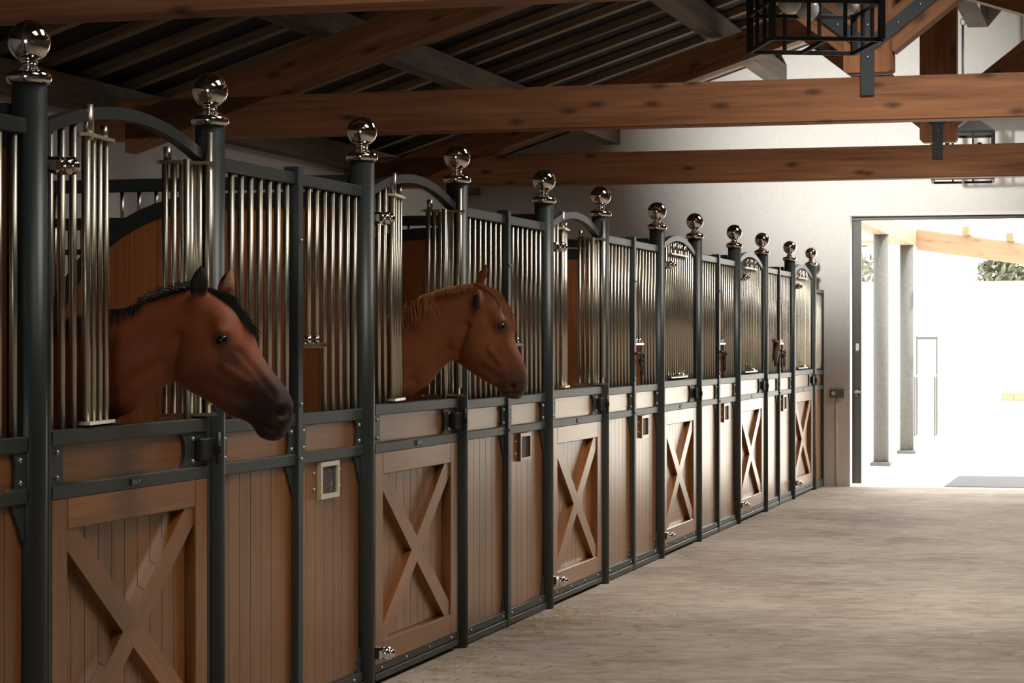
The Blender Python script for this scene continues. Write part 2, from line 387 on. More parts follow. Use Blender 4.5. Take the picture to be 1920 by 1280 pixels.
def front_panel(y0, y1, label, holder='wood', halves=(0, 1)):
    t = thing('stall_front_panel', (0, (y0+y1)/2, 0), label, 'stall panel', 'barred stall panels between the doors')
    yc = (y0+y1)/2
    box('top_rail', (-.022, y0, 2.255), (.022, y1, 2.305), 'steel', t)
    box('middle_rail', (-.025, y0, 1.238), (.026, y1, 1.29), 'steel', t)
    box('lower_rail', (-.025, y0, 1.075), (.026, y1, 1.122), 'steel', t)
    br = box('bottom_rail', (-.025, y0, .045), (.022, y1, .09), 'steel', t)
    box('rail_foot', (-.03, y0, .006), (.032, y1, .044), 'steel', br)
    for yy in (y0+.12, yc-.09, yc+.09, y1-.12): ball('rivet', (.023, yy, .066), .008, 'rivet', br, 8, 5)
    mu = box('mullion', (-.03, yc-.03, 0), (.036, yc+.03, 2.33), 'steel', t)
    for z in (1.10, 1.33, 2.02): ball('rivet', (.038, yc, z), .009, 'rivet', mu, 8, 5)
    for h in (0, 1):
        a, b = (y0, yc-.03) if h == 0 else (yc+.03, y1)
        n = 8; st = (b-a)/n; ys = [a+st*(k+.5) for k in range(n)]
        if h == 0: bars(ys, 1.29, 2.257, t)
        else:
            bars(ys[3:], 1.29, 2.257, t); bars(ys[:3], 1.585, 2.257, t)
            hb = box('hatch_crossbar', (-.014, a+.004, 1.568), (.016, ys[3]-.006, 1.59), 'chrome', t, .005)
            for yy in ys[:3]: cyl('collar', (0, yy, 1.603), .015, .026, 'chrome', hb)
        box('upper_board', (-.014, a+.01, 1.118), (.008, b-.01, 1.242), 'panel_y', t, .003)
        if h == 0: end_plate(a, 1, 1.122, 1.238, t, .06, True); end_plate(b, -1, 1.122, 1.238, t, .085)
        else: end_plate(a, 1, 1.122, 1.238, t, .07, True); end_plate(b, -1, 1.122, 1.238, t, .085)
        planks(7, a, b, .085, 1.08, -.018, .004, t)
        gusset(a, 1, 1.076, False, t); gusset(b, -1, 1.076, False, t); gusset(b, -1, .089, True, t, .05, .11)
    # card holder with rivets on the right half
    if holder:
        m = 'frame_white' if holder == 'white' else 'panel_y'
        hy = yc+.40; w, hh, bw = .118, .080, .02
        f = box('card', (.004, hy-w+.01, .92), (.012, hy+w-.01, .92+2*hh-.02), 'slate', t, 0)
        fr = bmesh.new()
        zc = .91+hh
        for lo, hi in (((hy-w, zc-hh), (hy-w+bw, zc+hh)), ((hy+w-bw, zc-hh), (hy+w, zc+hh)), ((hy-w+bw, zc+hh-bw), (hy+w-bw, zc+hh)), ((hy-w+bw, zc-hh), (hy+w-bw, zc-hh+bw))):
            g = bmesh.ops.create_cube(fr, size=1)['verts']
            for v in g: v.co = Vector((.014+v.co.x*.02, (lo[0]+hi[0])/2-hy+v.co.y*(hi[0]-lo[0]), (lo[1]+hi[1])/2-zc+v.co.z*(hi[1]-lo[1])))
        link('card_frame', finish(fr, 'card_frame'), m, f, (0, hy, zc))
        if holder == 'white':
            rr = random.Random(3); bm = bmesh.new()
            for k in range(11):
                p = Vector((0, rr.uniform(-.07, .06), rr.uniform(-.04, .04))); q = p+Vector((0, rr.uniform(-.03, .04), rr.uniform(-.03, .03)))
                m_ = (p+q)/2+Vector((0, rr.uniform(-.01, .01), rr.uniform(-.01, .01)))
                tube_bm(bm, [p, m_, q], .0018, 4)
            link('chalk_drawing', finish(bm, 'chalk_drawing'), 'chalk', f, (.0125, hy, zc), None, 'stuff')
        for yy in (hy-w-.045, hy+w+.045):
            for zz in (zc-.035, zc+.035): ball('rivet', (.006, yy, zz), .007, 'rivet', f, 8, 5)
    return t

ARCH0, ARCHH = 2.275, .105
def stall_door(y0, y1, label, is_open):
    t = thing('stall_door', (0, (y0+y1)/2, 0), label, 'stall door', 'stall doors with wooden crosses')
    a, b = y0+.012, y1-.012
    w = b-a; yc = (a+b)/2
    for q, (s0, s1) in enumerate(((a, a+.026), (b-.026, b))): box('frame_stile', (-.02, s0, .03), (.03, s1, ARCH0+.03), 'steel', t, .004)
    ia, ib = a+.026, b-.026
    box('middle_rail', (-.022, ia, 1.252), (.032, ib, 1.304), 'steel', t)
    lr = box('lower_rail', (-.022, ia, 1.075), (.032, ib, 1.124), 'steel', t)
    bp = box('badge', (.032, yc-.045, 1.086), (.036, yc+.045, 1.114), 'plate', lr, .002)
    for q in (-.028, -.010): box('badge_mark', (.036, yc+q-.004, 1.092), (.0375, yc+q+.004, 1.108), 'rivet', lr, 0)
    tube('badge_mark', [(.037, yc+.014+.011*math.cos(q), 1.100+.007*math.sin(2*q)) for q in (0, .6, 1.2, 1.9, 2.5, 3.1)], .002, 'rivet', lr, (.037, yc+.014, 1.1), 5)
    brl = box('bottom_rail', (-.022, ia, .055), (.026, ib, .095), 'steel', t)
    box('rail_foot', (-.026, ia, .022), (.034, ib, .054), 'steel', brl)
    for k in range(4): ball('rivet', (.028, ia+.1+k*(ib-ia-.2)/3, .075), .007, 'rivet', brl, 8, 5)
    box('upper_board', (-.014, ia, 1.120), (.008, ib, 1.256), 'panel_y', t, .003)
    end_plate(ia, 1, 1.124, 1.252, t, .10, True)
    lp = end_plate(ib, -1, 1.124, 1.252, t, .22)
    lk = box('latch', (.02, ib-.10, 1.145), (.05, ib+.03, 1.23), 'black', t, .006)
    box('latch_keeper', (.012, ib+.02, 1.165), (.075, y1+.002, 1.205), 'black', lk, .006)
    cyl('latch_pin', (.062, ib+.03, 1.19), .009, .12, 'steel', lk)
    # wooden lower leaf with its cross
    za, zb, sw, rw = .092, 1.078, .115, .105
    box('wood_stile', (-.018, ia, za), (.030, ia+sw, zb), 'panel', t, .004); box('wood_stile', (-.018, ib-sw, za), (.030, ib, zb), 'panel', t, .004)
    box('wood_rail', (-.018, ia+sw, zb-rw), (.030, ib-sw, zb), 'panel_y', t, .004); box('wood_rail', (-.018, ia+sw, za), (.030, ib-sw, za+rw), 'panel_y', t, .004)
    pa, pb, qa, qb = ia+sw, ib-sw, za+rw, zb-rw
    planks(10, pa, pb, qa, qb, -.03, -.012, t)
    zc = (qa+qb)/2-.005; hw = .05
    rect = [(pa, qa), (pb, qa), (pb, qb), (pa, qb)]
    def band(c0, c1):
        d = Vector((c1[0]-c0[0], c1[1]-c0[1])).normalized(); n = (-d.y, d.x); k = n[0]*c0[0]+n[1]*c0[1]
        return n, k, math.atan2(d.y, d.x)
    def arm(corner, top, cutter=None, side=1):
        n, k, ang = band(corner, (yc, zc))
        P = clip(clip(rect, n[0], n[1], k-hw), -n[0], -n[1], -k-hw)
        P = clip(P, 0, 1 if top else -1, zc if top else -zc)
        if cutter:
            m, k2, _ = band(cutter, (yc, zc)); P = clip(P, side*m[0], side*m[1], side*k2+hw)
        prism('brace', P, -.012, .022, 'panel', t, ang-PI/2 if top else ang+PI/2)
    arm((pa, qb), True); arm((pb, qb), True, (pa, qb), 1)
    arm((pa, qa), False); arm((pb, qa), False, (pa, qa), -1)
    # arch
    NA = 20; up = []; dn = []
    for k in range(NA+1):
        u = k/NA; y = a+.0+w*u; z = ARCH0+.03+ARCHH*(1-(2*u-1)**2)
        up.append((y, z)); dn.append((y, z-.042))
    prism('arch', up+dn[::-1], -.02, .022, 'steel', t)
    arch_at = lambda y: ARCH0+.03+ARCHH*(1-(2*(y-a)/w-1)**2)-.03
    n = 15; st = (ib-ia)/n; ys = [ia+st*(k+.5) for k in range(n)]
    if is_open:
        for y in ys[:3]: bars([y], 1.304, arch_at(y), t)
        # folded left leaf
        h0 = Vector((.016, ys[2]+.06)); d = Vector((-.14, 1)).normalized()
        L = .235
        p1 = h0+d*L
        nn = Vector((d.y, -d.x))
        z0, z1 = 1.318, 2.285
        lf = prism_flat('leaf_plate', h0, p1, .024, z1, z1+.012, t)
        prism_flat('leaf_plate', h0, p1, .024, z0-.006, z0+.006, t)
        for k in range(4):
            p = h0+d*(L*(k+.12)/3.3)
            cyl('leaf_bar', (p.x, p.y, (z0+z1)/2), .0125 if k else .016, z1-z0, 'bar', t)
        cyl('leaf_pivot', (h0.x+d.x*.03, h0.y+d.y*.03, z1+.05), .018, .12, 'bar', t)
        cyl('leaf_knob', (p1.x-d.x*.03, p1.y-d.y*.03, z1+.03), .013, .05, 'bar', t)
        # folded right leaf
        pv = Vector((.045, ib-.02)); d2 = Vector((-.79, -.61)); L2 = .175
        p2 = pv+d2*L2
        z1 = 2.262
        prism_flat('leaf_plate', p2, pv, .024, z1, z1+.012, t); prism_flat('leaf_plate', p2, pv, .024, z0-.006, z0+.006, t)
        for k in range(6):
            p = p2.lerp(pv, (k+.15)/5.3)
            cyl('leaf_bar', (p.x, p.y, (z0+z1)/2), .0125, z1-z0, 'bar', t)
        cyl('leaf_knob', (p2.x+.01, p2.y+.01, z1+.035), .015, .055, 'bar', t)
        cyl('leaf_pivot', (pv.x, pv.y, 1.87), .017, 1.03, 'bar', t)
        bars(ys[-2:], 1.304, arch_at(ys[-1])-.02, t)
    else:
        for y in ys: bars([y], 1.304, arch_at(y), t)
        cy0, cy1 = ys[3]-.02, ys[10]+.02
        # closed head opening: rails, handle bar and little scrolls
        zt = 2.255
        box('leaf_plate', (.012, cy0, 1.318), (.034, cy1, 1.332), 'bar', t, .003); box('leaf_plate', (.012, cy0, zt), (.034, cy1, zt+.014), 'bar', t, .003)
        cyl('handle', (.05, (cy0+cy1)/2, 1.345), .013, .42, 'chrome', t, 'y')
        for y in (ys[4], ys[6], ys[7], ys[9]):
            tube('scroll', [(.03, y+.035*math.cos(q*PI/5), zt+.045+.035*math.sin(q*PI/5)) for q in range(10)], .008, 'chrome', t, (.03, y, zt+.045), 6, True)
    for z in (2.165, .155):
        hg = box('hinge', (.015, y0-.002, z-.028), (.075, ia+.045, z+.028), 'chrome', t, .012)
        cyl('hinge_bolt', (.075, ia+.02, z), .03, .05, 'chrome', hg, 'x', 16); ball('hinge_cap', (.100, ia+.02, z), .022, 'chrome', hg, 12, 8)
    return t
def prism_flat(name, p, q, hw, z0, z1, parent):
    d = (q-p).normalized(); n = Vector((-d.y, d.x))*hw; p = p-d*hw; q = q+d*hw; c = (p+q)/2
    bm = bmesh.new(); A = []; B = []
    for v in (p+n, q+n, q-n, p-n):
        A.append(bm.verts.new((v.x-c.x, v.y-c.y, -(z1-z0)/2))); B.append(bm.verts.new((v.x-c.x, v.y-c.y, (z1-z0)/2)))
    bm.faces.new(A); bm.faces.new(B)
    for i in range(4): bm.faces.new((A[i], A[(i+1) % 4], B[(i+1) % 4], B[i]))
    return link(name, finish(bm, name), 'bar', parent, (c.x, c.y, (z0+z1)/2))

G = PR+.002
front_panel(PY[0]-1.806+G, PY[0]-G, 'barred stall panel cut off by the left edge of the picture', 'wood')
PL = ['barred stall panel with a cream-framed chalk card on its boards', 'barred stall panel behind the nose of the chestnut horse', 'barred stall panel right of the open door without a horse',
      'barred stall panel between the first and second closed doors', 'barred stall panel between the second and third closed doors']
for k, i in enumerate((1, 3, 5, 7, 9)):
    front_panel(PY[i]+G, PY[i+1]-G, PL[k], 'white' if k == 0 else 'wood')
DL = ['open-topped stall door with the black-maned bay horse looking out', 'open-topped stall door with the chestnut horse looking out', 'open-topped stall door with no horse in it',
      'closed stall door nearest the camera, full arch of bars', 'middle one of the three closed stall doors', 'closed stall door nearest the far doorway']
for k, i in enumerate((0, 2, 4, 6, 8, 10)):
    stall_door(PY[i]+G, PY[i+1]-G, DL[k], k < 3)
# filler between the last post and the far wall
t = thing('end_panel', (.03, 25.1, 0), 'narrow barred end panel between the last post and the far wall', 'stall panel')
ya, yb = PY[-1]+G, YF-.004
for z0, z1 in ((.006, .09), (1.075, 1.122), (1.238, 1.29), (2.13, 2.17)): box('rail', (.0, ya, z0), (.05, yb, z1), 'steel', t)
box('end_stile', (.0, yb-.05, .006), (.055, yb, 2.17), 'steel', t)
planks(4, ya, yb-.05, .085, 1.08, .005, .03, t); box('upper_board', (.005, ya, 1.118), (.03, yb-.05, 1.242), 'panel_y', t)
bars([ya+.04+k*.075 for k in range(7)], 1.29, 2.135, t, .025)

# ------------------------------------------------------------------ partitions between the stalls
def partition(y, label):
    t = thing('stall_partition', (-2.0, y, 0), label, 'partition', 'wooden partitions between the stalls')
    cx, cz, R = -.75, 1.40, .85
    def top(x):
        if x > cx: return cz+R
        if x < cx-R: return cz
        return cz+math.sqrt(R*R-(x-cx)**2)
    x = -.07; wd = .135
    while x > XL+.05:
        xn = max(x-wd, XL+.02)
        n = 4; xs = [xn+.0012+(x-xn-.0024)*k/n for k in range(n+1)]
        prism('plank', [(xs[0], .05), (xs[-1], .05)]+[(q, top(q)) for q in xs[::-1]], y-.018, y+.018, 'partition', t, 0, None, 'xz')
        x = xn
    up = [(-.06, cz+R+.035), (cx, cz+R+.035)]+[(cx-(R+.035)*math.sin(q*PI/40), cz+(R+.035)*math.cos(q*PI/40)) for q in range(1, 21)]+[(XL+.02, cz+.0)]
    dn = [(-.06, cz+R-.035), (cx, cz+R-.035)]+[(cx-(R-.035)*math.sin(q*PI/40), cz+(R-.035)*math.cos(q*PI/40)) for q in range(1, 21)]+[(XL+.02, cz-.06)]
    prism('rim', up+dn[::-1], y-.026, y+.026, 'steel', t, 0, None, 'xz')
    box('top_rail', (XL+.02, y-.025, 2.30), (-.06, y+.025, 2.36), 'steel', t)
    box('bar_rail', (XL+.02, y-.015, 2.145), (cx-.42, y+.015, 2.18), 'steel', t)
    x = -.85
    while x > XL+.1:
        cyl('bar', (x, y, (top(x)+2.30)/2), .0095, max(.03, 2.30-top(x)), 'bar', t, 'z', 8); x -= .087
    return t
PN = ['left of the bay horse', 'behind the bay horse with the black mane', 'behind the chestnut horse', 'behind the open door without a horse', 'behind the first closed door', 'behind the second closed door']
for k, i in enumerate((0, 2, 4, 6, 8, 10)): partition(PY[i], 'curved-top wooden stall partition with steel rim, '+PN[k])

# ------------------------------------------------------------------ far doorway
d1 = box('door_1', (-2.2, YF+.25, .02), (.435, YF+.32, 3.04), 'dark_door', None, .004, 'structure')
box('door_handle', (.37, YF+.225, .99), (.40, YF+.25, 1.06), 'chrome', d1, .004)
box('door_lever', (.36, YF+.205, 1.03), (.45, YF+.228, 1.05), 'chrome', d1, .004)
box('sticker', (.375, YF+.246, 1.50), (.41, YF+.25, 1.58), 'sticker', d1, 0)
tr = box('trim_1', (.28, YF-.012, 2.99), (2.99, YF+.0, 3.012), 'white', None, .002, 'structure')
box('trim_2', (.30, YF+.2, 2.945), (3.3, YF+.235, 3.03), 'dark_door', None, .002, 'structure')
sb = thing('socket_box', (.21, YF-.03, .98), 'small grey switch box with a round button on the wall beside the far doorway', 'switch box')
box('housing', (.125, YF-.045, .98), (.285, YF, 1.075), 'box_grey', sb, .006)
cyl('button', (.165, YF-.052, 1.03), .022, .016, 'rivet', sb, 'y'); cyl('conduit', (.195, YF-.014, .49), .009, .98, 'wall', sb)
mt = box('ground_patch', (1.34, YF+.28, -.018), (3.6, YF+2.4, .004), 'mat', None, .004)  # thin dark grey sheet on the yard, right of the doorway's middle
tag(mt, 'dark flat patch on the ground outside the far doorway on the right', 'mat')

# ------------------------------------------------------------------ lanterns
def lantern(cx, cy, rot, label):
    t = thing('lantern', (cx, cy, 3.27), label, 'lantern', 'black iron ceiling lanterns')
    ca, sa = math.cos(rot), math.sin(rot)
    def P(u, v, z): return Vector((cx+u*ca-v*sa, cy+u*sa+v*ca, z))
    h = .31; zb, zt = 3.28, 3.76
    def rod(name, u0, v0, z0, u1, v1, z1, w=.012, parent=None):
        a, b = P(u0, v0, z0), P(u1, v1, z1); c = (a+b)/2; d = b-a; L = d.length
        me = box_me((w*2, w*2, round(L, 3)), .002, 'black')
        o = link(name, me, None, parent or t, c); 
        o.rotation_euler = (0, 0, rot) if abs(d.z) > .9*L else (PI/2, 0, math.atan2(d.y, d.x)+PI/2)
        return o
    sq = ((-h, -h), (h, -h), (h, h), (-h, h))
    for k in range(4):
        (u0, v0), (u1, v1) = sq[k], sq[(k+1) % 4]
        rod('corner_post', u0, v0, zb, u0, v0, zt, .018)
        for z in (zb, 3.49, zt): rod('cross_rail', u0, v0, z, u1, v1, z, .012)
        for f in (1/3, 2/3): rod('glazing_bar', u0+(u1-u0)*f, v0+(v1-v0)*f, zb, u0+(u1-u0)*f, v0+(v1-v0)*f, zt, .010)
    rod('base_bar', 0, -h, zb, 0, h, zb, .011)
    # hipped cap
    bm = bmesh.new(); lo = [bm.verts.new(P(u*1.04, v*1.04, zt+.01)-Vector((cx, cy, zt))) for u, v in sq]; hi = [bm.verts.new(P(u*.3, v*.3, zt+.19)-Vector((cx, cy, zt))) for u, v in sq]
    bm.faces.new(lo); bm.faces.new(hi)
    for k in range(4): bm.faces.new((lo[k], lo[(k+1) % 4], hi[(k+1) % 4], hi[k]))
    link('cap', finish(bm, 'cap'), 'black', t, (cx, cy, zt))
    for u, v in ((-.16, -.08), (.17, -.08), (0, .17)):
        g = ball('globe', P(u, v, 3.515), .068, 'globe', t, 24, 14)
        cyl('lamp_holder', P(u, v, 3.62), .022, .09, 'black', g)
    cyl('hanging_rod', (cx, cy, 4.42), .012, .96, 'plate', t)
    tube('hook', [(cx+.025*math.cos(q*PI/6), cy, 4.93+.04*math.sin(q*PI/6)) for q in range(12)], .006, 'rivet', t, (cx, cy, 4.93), 6, True)
    cyl('chain_rod', (cx, cy, 5.0), .008, .1, 'rivet', t)
lantern(1.65, 13.06, math.radians(21), 'large black iron lantern with opal globes hanging in front of the middle truss')
lantern(1.65, 24.3, math.radians(4), 'small-looking distant black iron lantern behind the farthest truss beam')

# ------------------------------------------------------------------ halters hung on the bars
def halter(y, k):
    t = thing('leather_halter', (.05, y, 1.5), ['dark leather halter hanging on the bars right of the open door without a horse', 'dark leather halter hanging on the bars between the first two closed doors', 'dark leather halter hanging on the bars nearest the far doorway'][k], 'halter', 'halters hanging on the bars')
    box('hook', (.036, y-.03, 1.505), (.06, y+.09, 1.522), 'leather', t, .005)
    c = (.06, y+.09, 1.475)
    tube('noseband', [(c[0]+.008*math.sin(q), c[1]+.045*math.cos(q*PI/9), c[2]+.04*math.sin(q*PI/9)) for q in range(18)], .008, 'leather', t, c, 6, True)
    c = (.062, y+.10, 1.415)
    tube('cheek_strap', [(c[0], c[1]+.035*math.cos(q*PI/9)+.01*math.sin(q), c[2]+.065*math.sin(q*PI/9)) for q in range(18)], .007, 'leather', t, c, 6, True)
for k, i in enumerate((5, 7, 9)): halter((PY[i]+PY[i+1])/2, k)
s = tube('leather_strap', [(.03, 22.0, 1.60), (.035, 22.05, 1.61), (.035, 22.12, 1.59), (.035, 22.1, 1.5), (.035, 22.06, 1.42), (.035, 22.05, 1.36)], [.012, .02, .03, .03, .02, .01], 'leather_brown', None, (.03, 22.05, 1.5))
tag(s, 'small brown leather strap hanging on the bars near the far doorway', 'strap')

# ------------------------------------------------------------------ horses
def horse(yh, pairs, hws, body, ears, eye, nostril, mouth, colour, label, mane_fn, eye_col=(.01, .008, .006)):
    root_loc = Vector((-1.0, yh, 0))
    secs = body+[(a, b, w) for (a, b), w in zip(pairs, hws)]
    T = np.array([[*a, *b, w] for a, b, w in secs], float)
    def cr(t):
        i = int(min(max(math.floor(t), 0), len(T)-2)); u = t-i
        p0, p1, p2, p3 = T[max(i-1, 0)], T[i], T[i+1], T[min(i+2, len(T)-1)]
        return .5*((2*p1)+(-p0+p2)*u+(2*p0-5*p1+4*p2-p3)*u*u+(-p0+3*p1-3*p2+p3)*u**3)
    bm = bmesh.new(); NR = 130; SEG = 44; rings = []
    nb = len(body)
    for k in range(NR):
        t = k*(len(T)-1)/(NR-1); s = cr(t); ct = Vector((s[0]+s[2], 0, s[1]+s[3]))/2; v = Vector((s[0]-s[2], 0, s[1]-s[3]))/2; w = max(s[4], .01)
        hd = min(max((t-nb-3)/3, 0), 1)      # 0 body/neck .. 1 head
        ring = []
        for q in range(SEG):
            a = 2*PI*q/SEG; ca, sa = math.cos(a), math.sin(a)
            e = 2/(2.0+.5*hd)
            cx_, sx_ = math.copysign(abs(ca)**e, ca), math.copysign(abs(sa)**e, sa)
            wid = w*(1+.10*hd*ca-.12*(1-hd)*ca) if t > nb-1 else w
            p = ct+v*cx_+Vector((0, sx_*wid, 0)); ring.append(bm.verts.new(p))
        rings.append(ring)
    for a, b in zip(rings, rings[1:]):
        for q in range(SEG): bm.faces.new((a[q], a[(q+1) % SEG], b[(q+1) % SEG], b[q]))
    bm.faces.new(rings[0]); bm.faces.new(rings[-1])
    # legs
    for sx in (-1, 1):
        tube_bm(bm, [(-.62, sx*.16, 1.05), (-.60, sx*.16, .82), (-.58, sx*.15, .62), (-.57, sx*.15, .48), (-.575, sx*.15, .42), (-.58, sx*.15, .2), (-.56, sx*.15, .11), (-.54, sx*.15, .06), (-.52, sx*.15, .0)], [.12, .10, .07, .05, .048, .033, .038, .05, .062], 14)
        tube_bm(bm, [(-1.82, sx*.15, 1.15), (-1.74, sx*.17, .92), (-1.80, sx*.16, .72), (-1.93, sx*.15, .52), (-1.95, sx*.15, .44), (-1.92, sx*.15, .2), (-1.90, sx*.15, .11), (-1.87, sx*.15, .06), (-1.85, sx*.15, .0)], [.19, .16, .10, .055, .05, .036, .04, .05, .062], 14)
    # ears: tapered cups
    for base, tip, side, wd in ears:
        b_, t_ = Vector(base), Vector(tip); ax = t_-b_; pr = [(0, .75), (.15, .95), (.35, 1.0), (.55, .86), (.75, .58), (.9, .28), (1.0, .06)]
        wv = Vector(side).normalized()*wd; dv = ax.normalized().cross(wv)*.55
        rg = []
        for f, g in [(-.25, .6)]+pr:
            rg.append([bm.verts.new(b_+ax*f+(wv*math.cos(2*PI*q/14)+dv*math.sin(2*PI*q/14))*g) for q in range(14)])
        for a, b in zip(rg, rg[1:]):
            for q in range(14): bm.faces.new((a[q], a[(q+1) % 14], b[(q+1) % 14], b[q]))
        bm.faces.new(rg[0]); bm.faces.new(rg[-1])
    me = finish(bm, 'body')
    o = bpy.data.objects.new('horse', me); COL.objects.link(o)
    r = o.modifiers.new('r', 'REMESH'); r.mode = 'VOXEL'; r.voxel_size = .0075
    s = o.modifiers.new('s', 'SMOOTH'); s.iterations = 4; s.factor = .5
    dg = bpy.context.evaluated_depsgraph_get(); dg.update()
    me2 = bpy.data.meshes.new_from_object(o.evaluated_get(dg)); o.modifiers.clear(); o.data = me2
    bpy.data.meshes.remove(me)
    n = len(me2.vertices); V = np.empty(n*3); me2.vertices.foreach_get('co', V); V = V.reshape(-1, 3)
    NO = np.empty(n*3); me2.vertices.foreach_get('normal', NO); NO = NO.reshape(-1, 3)
    def g(c, rad):
        d = V-np.array(c); return np.exp(-(d**2).sum(1)/(rad*rad))
    def seg_d(p, q, two=True):
        P = V[:, [0, 2]]; p, q = np.array(p), np.array(q); d = q-p; tt = np.clip(((P-p)@d)/(d@d), 0, 1)
        return np.sqrt((((P-p)-tt[:, None]*d)**2).sum(1))
    disp = np.zeros(n)
    side = np.abs(V[:, 1])
    ex, ez = eye; nx, nz = nostril
    for sy in (-1, 1):
        on = (V[:, 1]*sy > .01)
        hd = lambda c, rad: np.exp(-(((V[:, 0]-c[0])**2+(V[:, 2]-c[1])**2)/(rad*rad)))*on
        disp += .016*hd((ex-.004, ez+.026), .028)          # brow
        disp += .007*hd((ex, ez-.024), .018)
        disp -= .02*hd((ex-.055, ez+.045), .03)          # hollow above the eye
        disp -= .026*hd((nx, nz), .018)                    # nostril
        disp += .010*hd((nx-.014, nz+.014), .026)
    for kind, p, q, amp, rad in mouth:
        dd = seg_d(p, q); disp += amp*np.exp(-(dd/rad)**2)*np.clip(side/.04, 0, 1)*(V[:, 0] > -.3)
    V = V+NO*disp[:, None]
    me2.vertices.foreach_set('co', V.ravel())
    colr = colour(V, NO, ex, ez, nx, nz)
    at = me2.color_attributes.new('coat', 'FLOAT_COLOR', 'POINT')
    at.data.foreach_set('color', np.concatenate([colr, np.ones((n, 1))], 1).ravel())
    me2.polygons.foreach_set('use_smooth', [True]*len(me2.polygons))
    m, nt, b = nodes('horse_coat'); a = nt.nodes.new('ShaderNodeAttribute'); a.attribute_name = 'coat'
    tc = nt.nodes.new('ShaderNodeTexCoord'); nz_ = nt.nodes.new('ShaderNodeTexNoise'); nz_.inputs['Scale'].default_value = 14; nz_.inputs['Detail'].default_value = 6
    nt.links.new(tc.outputs['Object'], nz_.inputs['Vector'])
    hs = nt.nodes.new('ShaderNodeHueSaturation'); mr = nt.nodes.new('ShaderNodeMapRange'); mr.inputs['To Min'].default_value = .72; mr.inputs['To Max'].default_value = 1.28
    nt.links.new(nz_.outputs['Fac'], mr.inputs['Value']); nt.links.new(mr.outputs[0], hs.inputs['Value']); nt.links.new(a.outputs['Color'], hs.inputs['Color'])
    nt.links.new(hs.outputs['Color'], b.inputs['Base Color']); b.inputs['Roughness'].default_value = .58; b.inputs['Specular IOR Level'].default_value = .28
    b.inputs['Sheen Weight'].default_value = .05
    bp = nt.nodes.new('ShaderNodeBump'); bp.inputs['Strength'].default_value = .12; bp.inputs['Distance'].default_value = .003
    n3 = nt.nodes.new('ShaderNodeTexNoise'); n3.inputs['Scale'].default_value = 160; nt.links.new(tc.outputs['Object'], n3.inputs['Vector'])
    nt.links.new(n3.outputs['Fac'], bp.inputs['Height']); nt.links.new(bp.outputs['Normal'], b.inputs['Normal'])
    me2.materials.clear(); me2.materials.append(m)
    o.location = (0, yh, 0); WL[o.name] = Vector((0, yh, 0))
    tag(o, label, 'horse', 'horses looking out of their stalls')
    # eyes
    em = plain('horse_eye', eye_col, .15, coat=.3)
    for sy in (-1, 1):
        near = np.argmin((V[:, 0]-ex)**2+(V[:, 2]-ez)**2+(V[:, 1]*sy < 0)*9+(np.abs(V[:, 1]) < .03)*9)
        bmE = bmesh.new(); bmesh.ops.create_uvsphere(bmE, u_segments=20, v_segments=12, radius=.023)
        link('eye', finish(bmE, 'eye', True), em, o, (ex, yh+V[near, 1]-sy*.0155, ez))
    mane_fn(o, yh, V)
    return o

def strands(name, specs, mat, parent, yh, seed=1):
    """specs: list of (root, out direction, length, droop, width)"""
    rr = random.Random(seed); bm = bmesh.new()
    for root, d, L, droop, w in specs:
        p = Vector(root); d = Vector(d).normalized(); pts = [p.copy()]
        for k in range(5):
            d = (d+Vector((rr.uniform(-.08, .08), rr.uniform(-.08, .08), -droop))).normalized(); p = p+d*(L/5); pts.append(p.copy())
        sd = d.cross(Vector((0, 1, 0)))
        if sd.length < .1: sd = Vector((1, 0, 0))
        sd.normalize(); prev = None
        up = Vector((0, -.35, .3))
        for k, q in enumerate(pts):
            ww = w*(1-.85*(k/5)**1.5)
            cur = (bm.verts.new(q-sd*ww), bm.verts.new(q+Vector((0, -ww*.8, 0))), bm.verts.new(q+sd*ww))
            if prev:
                bm.faces.new((prev[0], prev[1], cur[1], cur[0])); bm.faces.new((prev[1], prev[2], cur[2], cur[1]))
            prev = cur
    return link(name, finish(bm, name, True), mat, parent, (0, yh, 0))
def interp(pts, u):
    f = u*(len(pts)-1); i = min(int(f), len(pts)-2); q = f-i
    return (pts[i][0]*(1-q)+pts[i+1][0]*q, pts[i][1]*(1-q)+pts[i+1][1]*q)
def mixc(base, col, w): return base*(1-w[:, None])+np.array(col)*w[:, None]
def sm(x, a, b):
    t = np.clip((x-a)/(b-a), 0, 1); return t*t*(3-2*t)

# bay horse
P1 = [((-.119, 1.708), (-.098, 1.294)), ((-.011, 1.714), (-.026, 1.338)), ((.077, 1.742), (.053, 1.391)), ((.169, 1.768), (.122, 1.441)), ((.25, 1.785), (.151, 1.449)), ((.305, 1.765), (.185, 1.443)), ((.355, 1.733), (.224, 1.415)), ((.401, 1.690), (.27, 1.393)), ((.433, 1.632), (.311, 1.369)), ((.461, 1.571), (.357, 1.339)), ((.495, 1.519), (.397, 1.324)), ((.529, 1.478), (.433, 1.312)), ((.565, 1.436), (.457, 1.29)), ((.59, 1.386), (.481, 1.258)), ((.598, 1.337), (.531, 1.246)), ((.588, 1.306), (.561, 1.260))]
HW = [.125, .108, .093, .083, .085, .096, .104, .106, .101, .086, .071, .062, .058, .057, .047, .02]
BODY = [((-2.17, 1.30), (-2.15, 1.12), .05), ((-2.10, 1.42), (-2.04, .98), .20), ((-1.82, 1.52), (-1.80, .82), .29), ((-1.45, 1.47), (-1.45, .72), .32), ((-1.10, 1.48), (-1.08, .70), .31), ((-.82, 1.56), (-.72, .74), .28), ((-.58, 1.58), (-.42, .88), .235), ((-.36, 1.64), (-.24, 1.08), .175)]
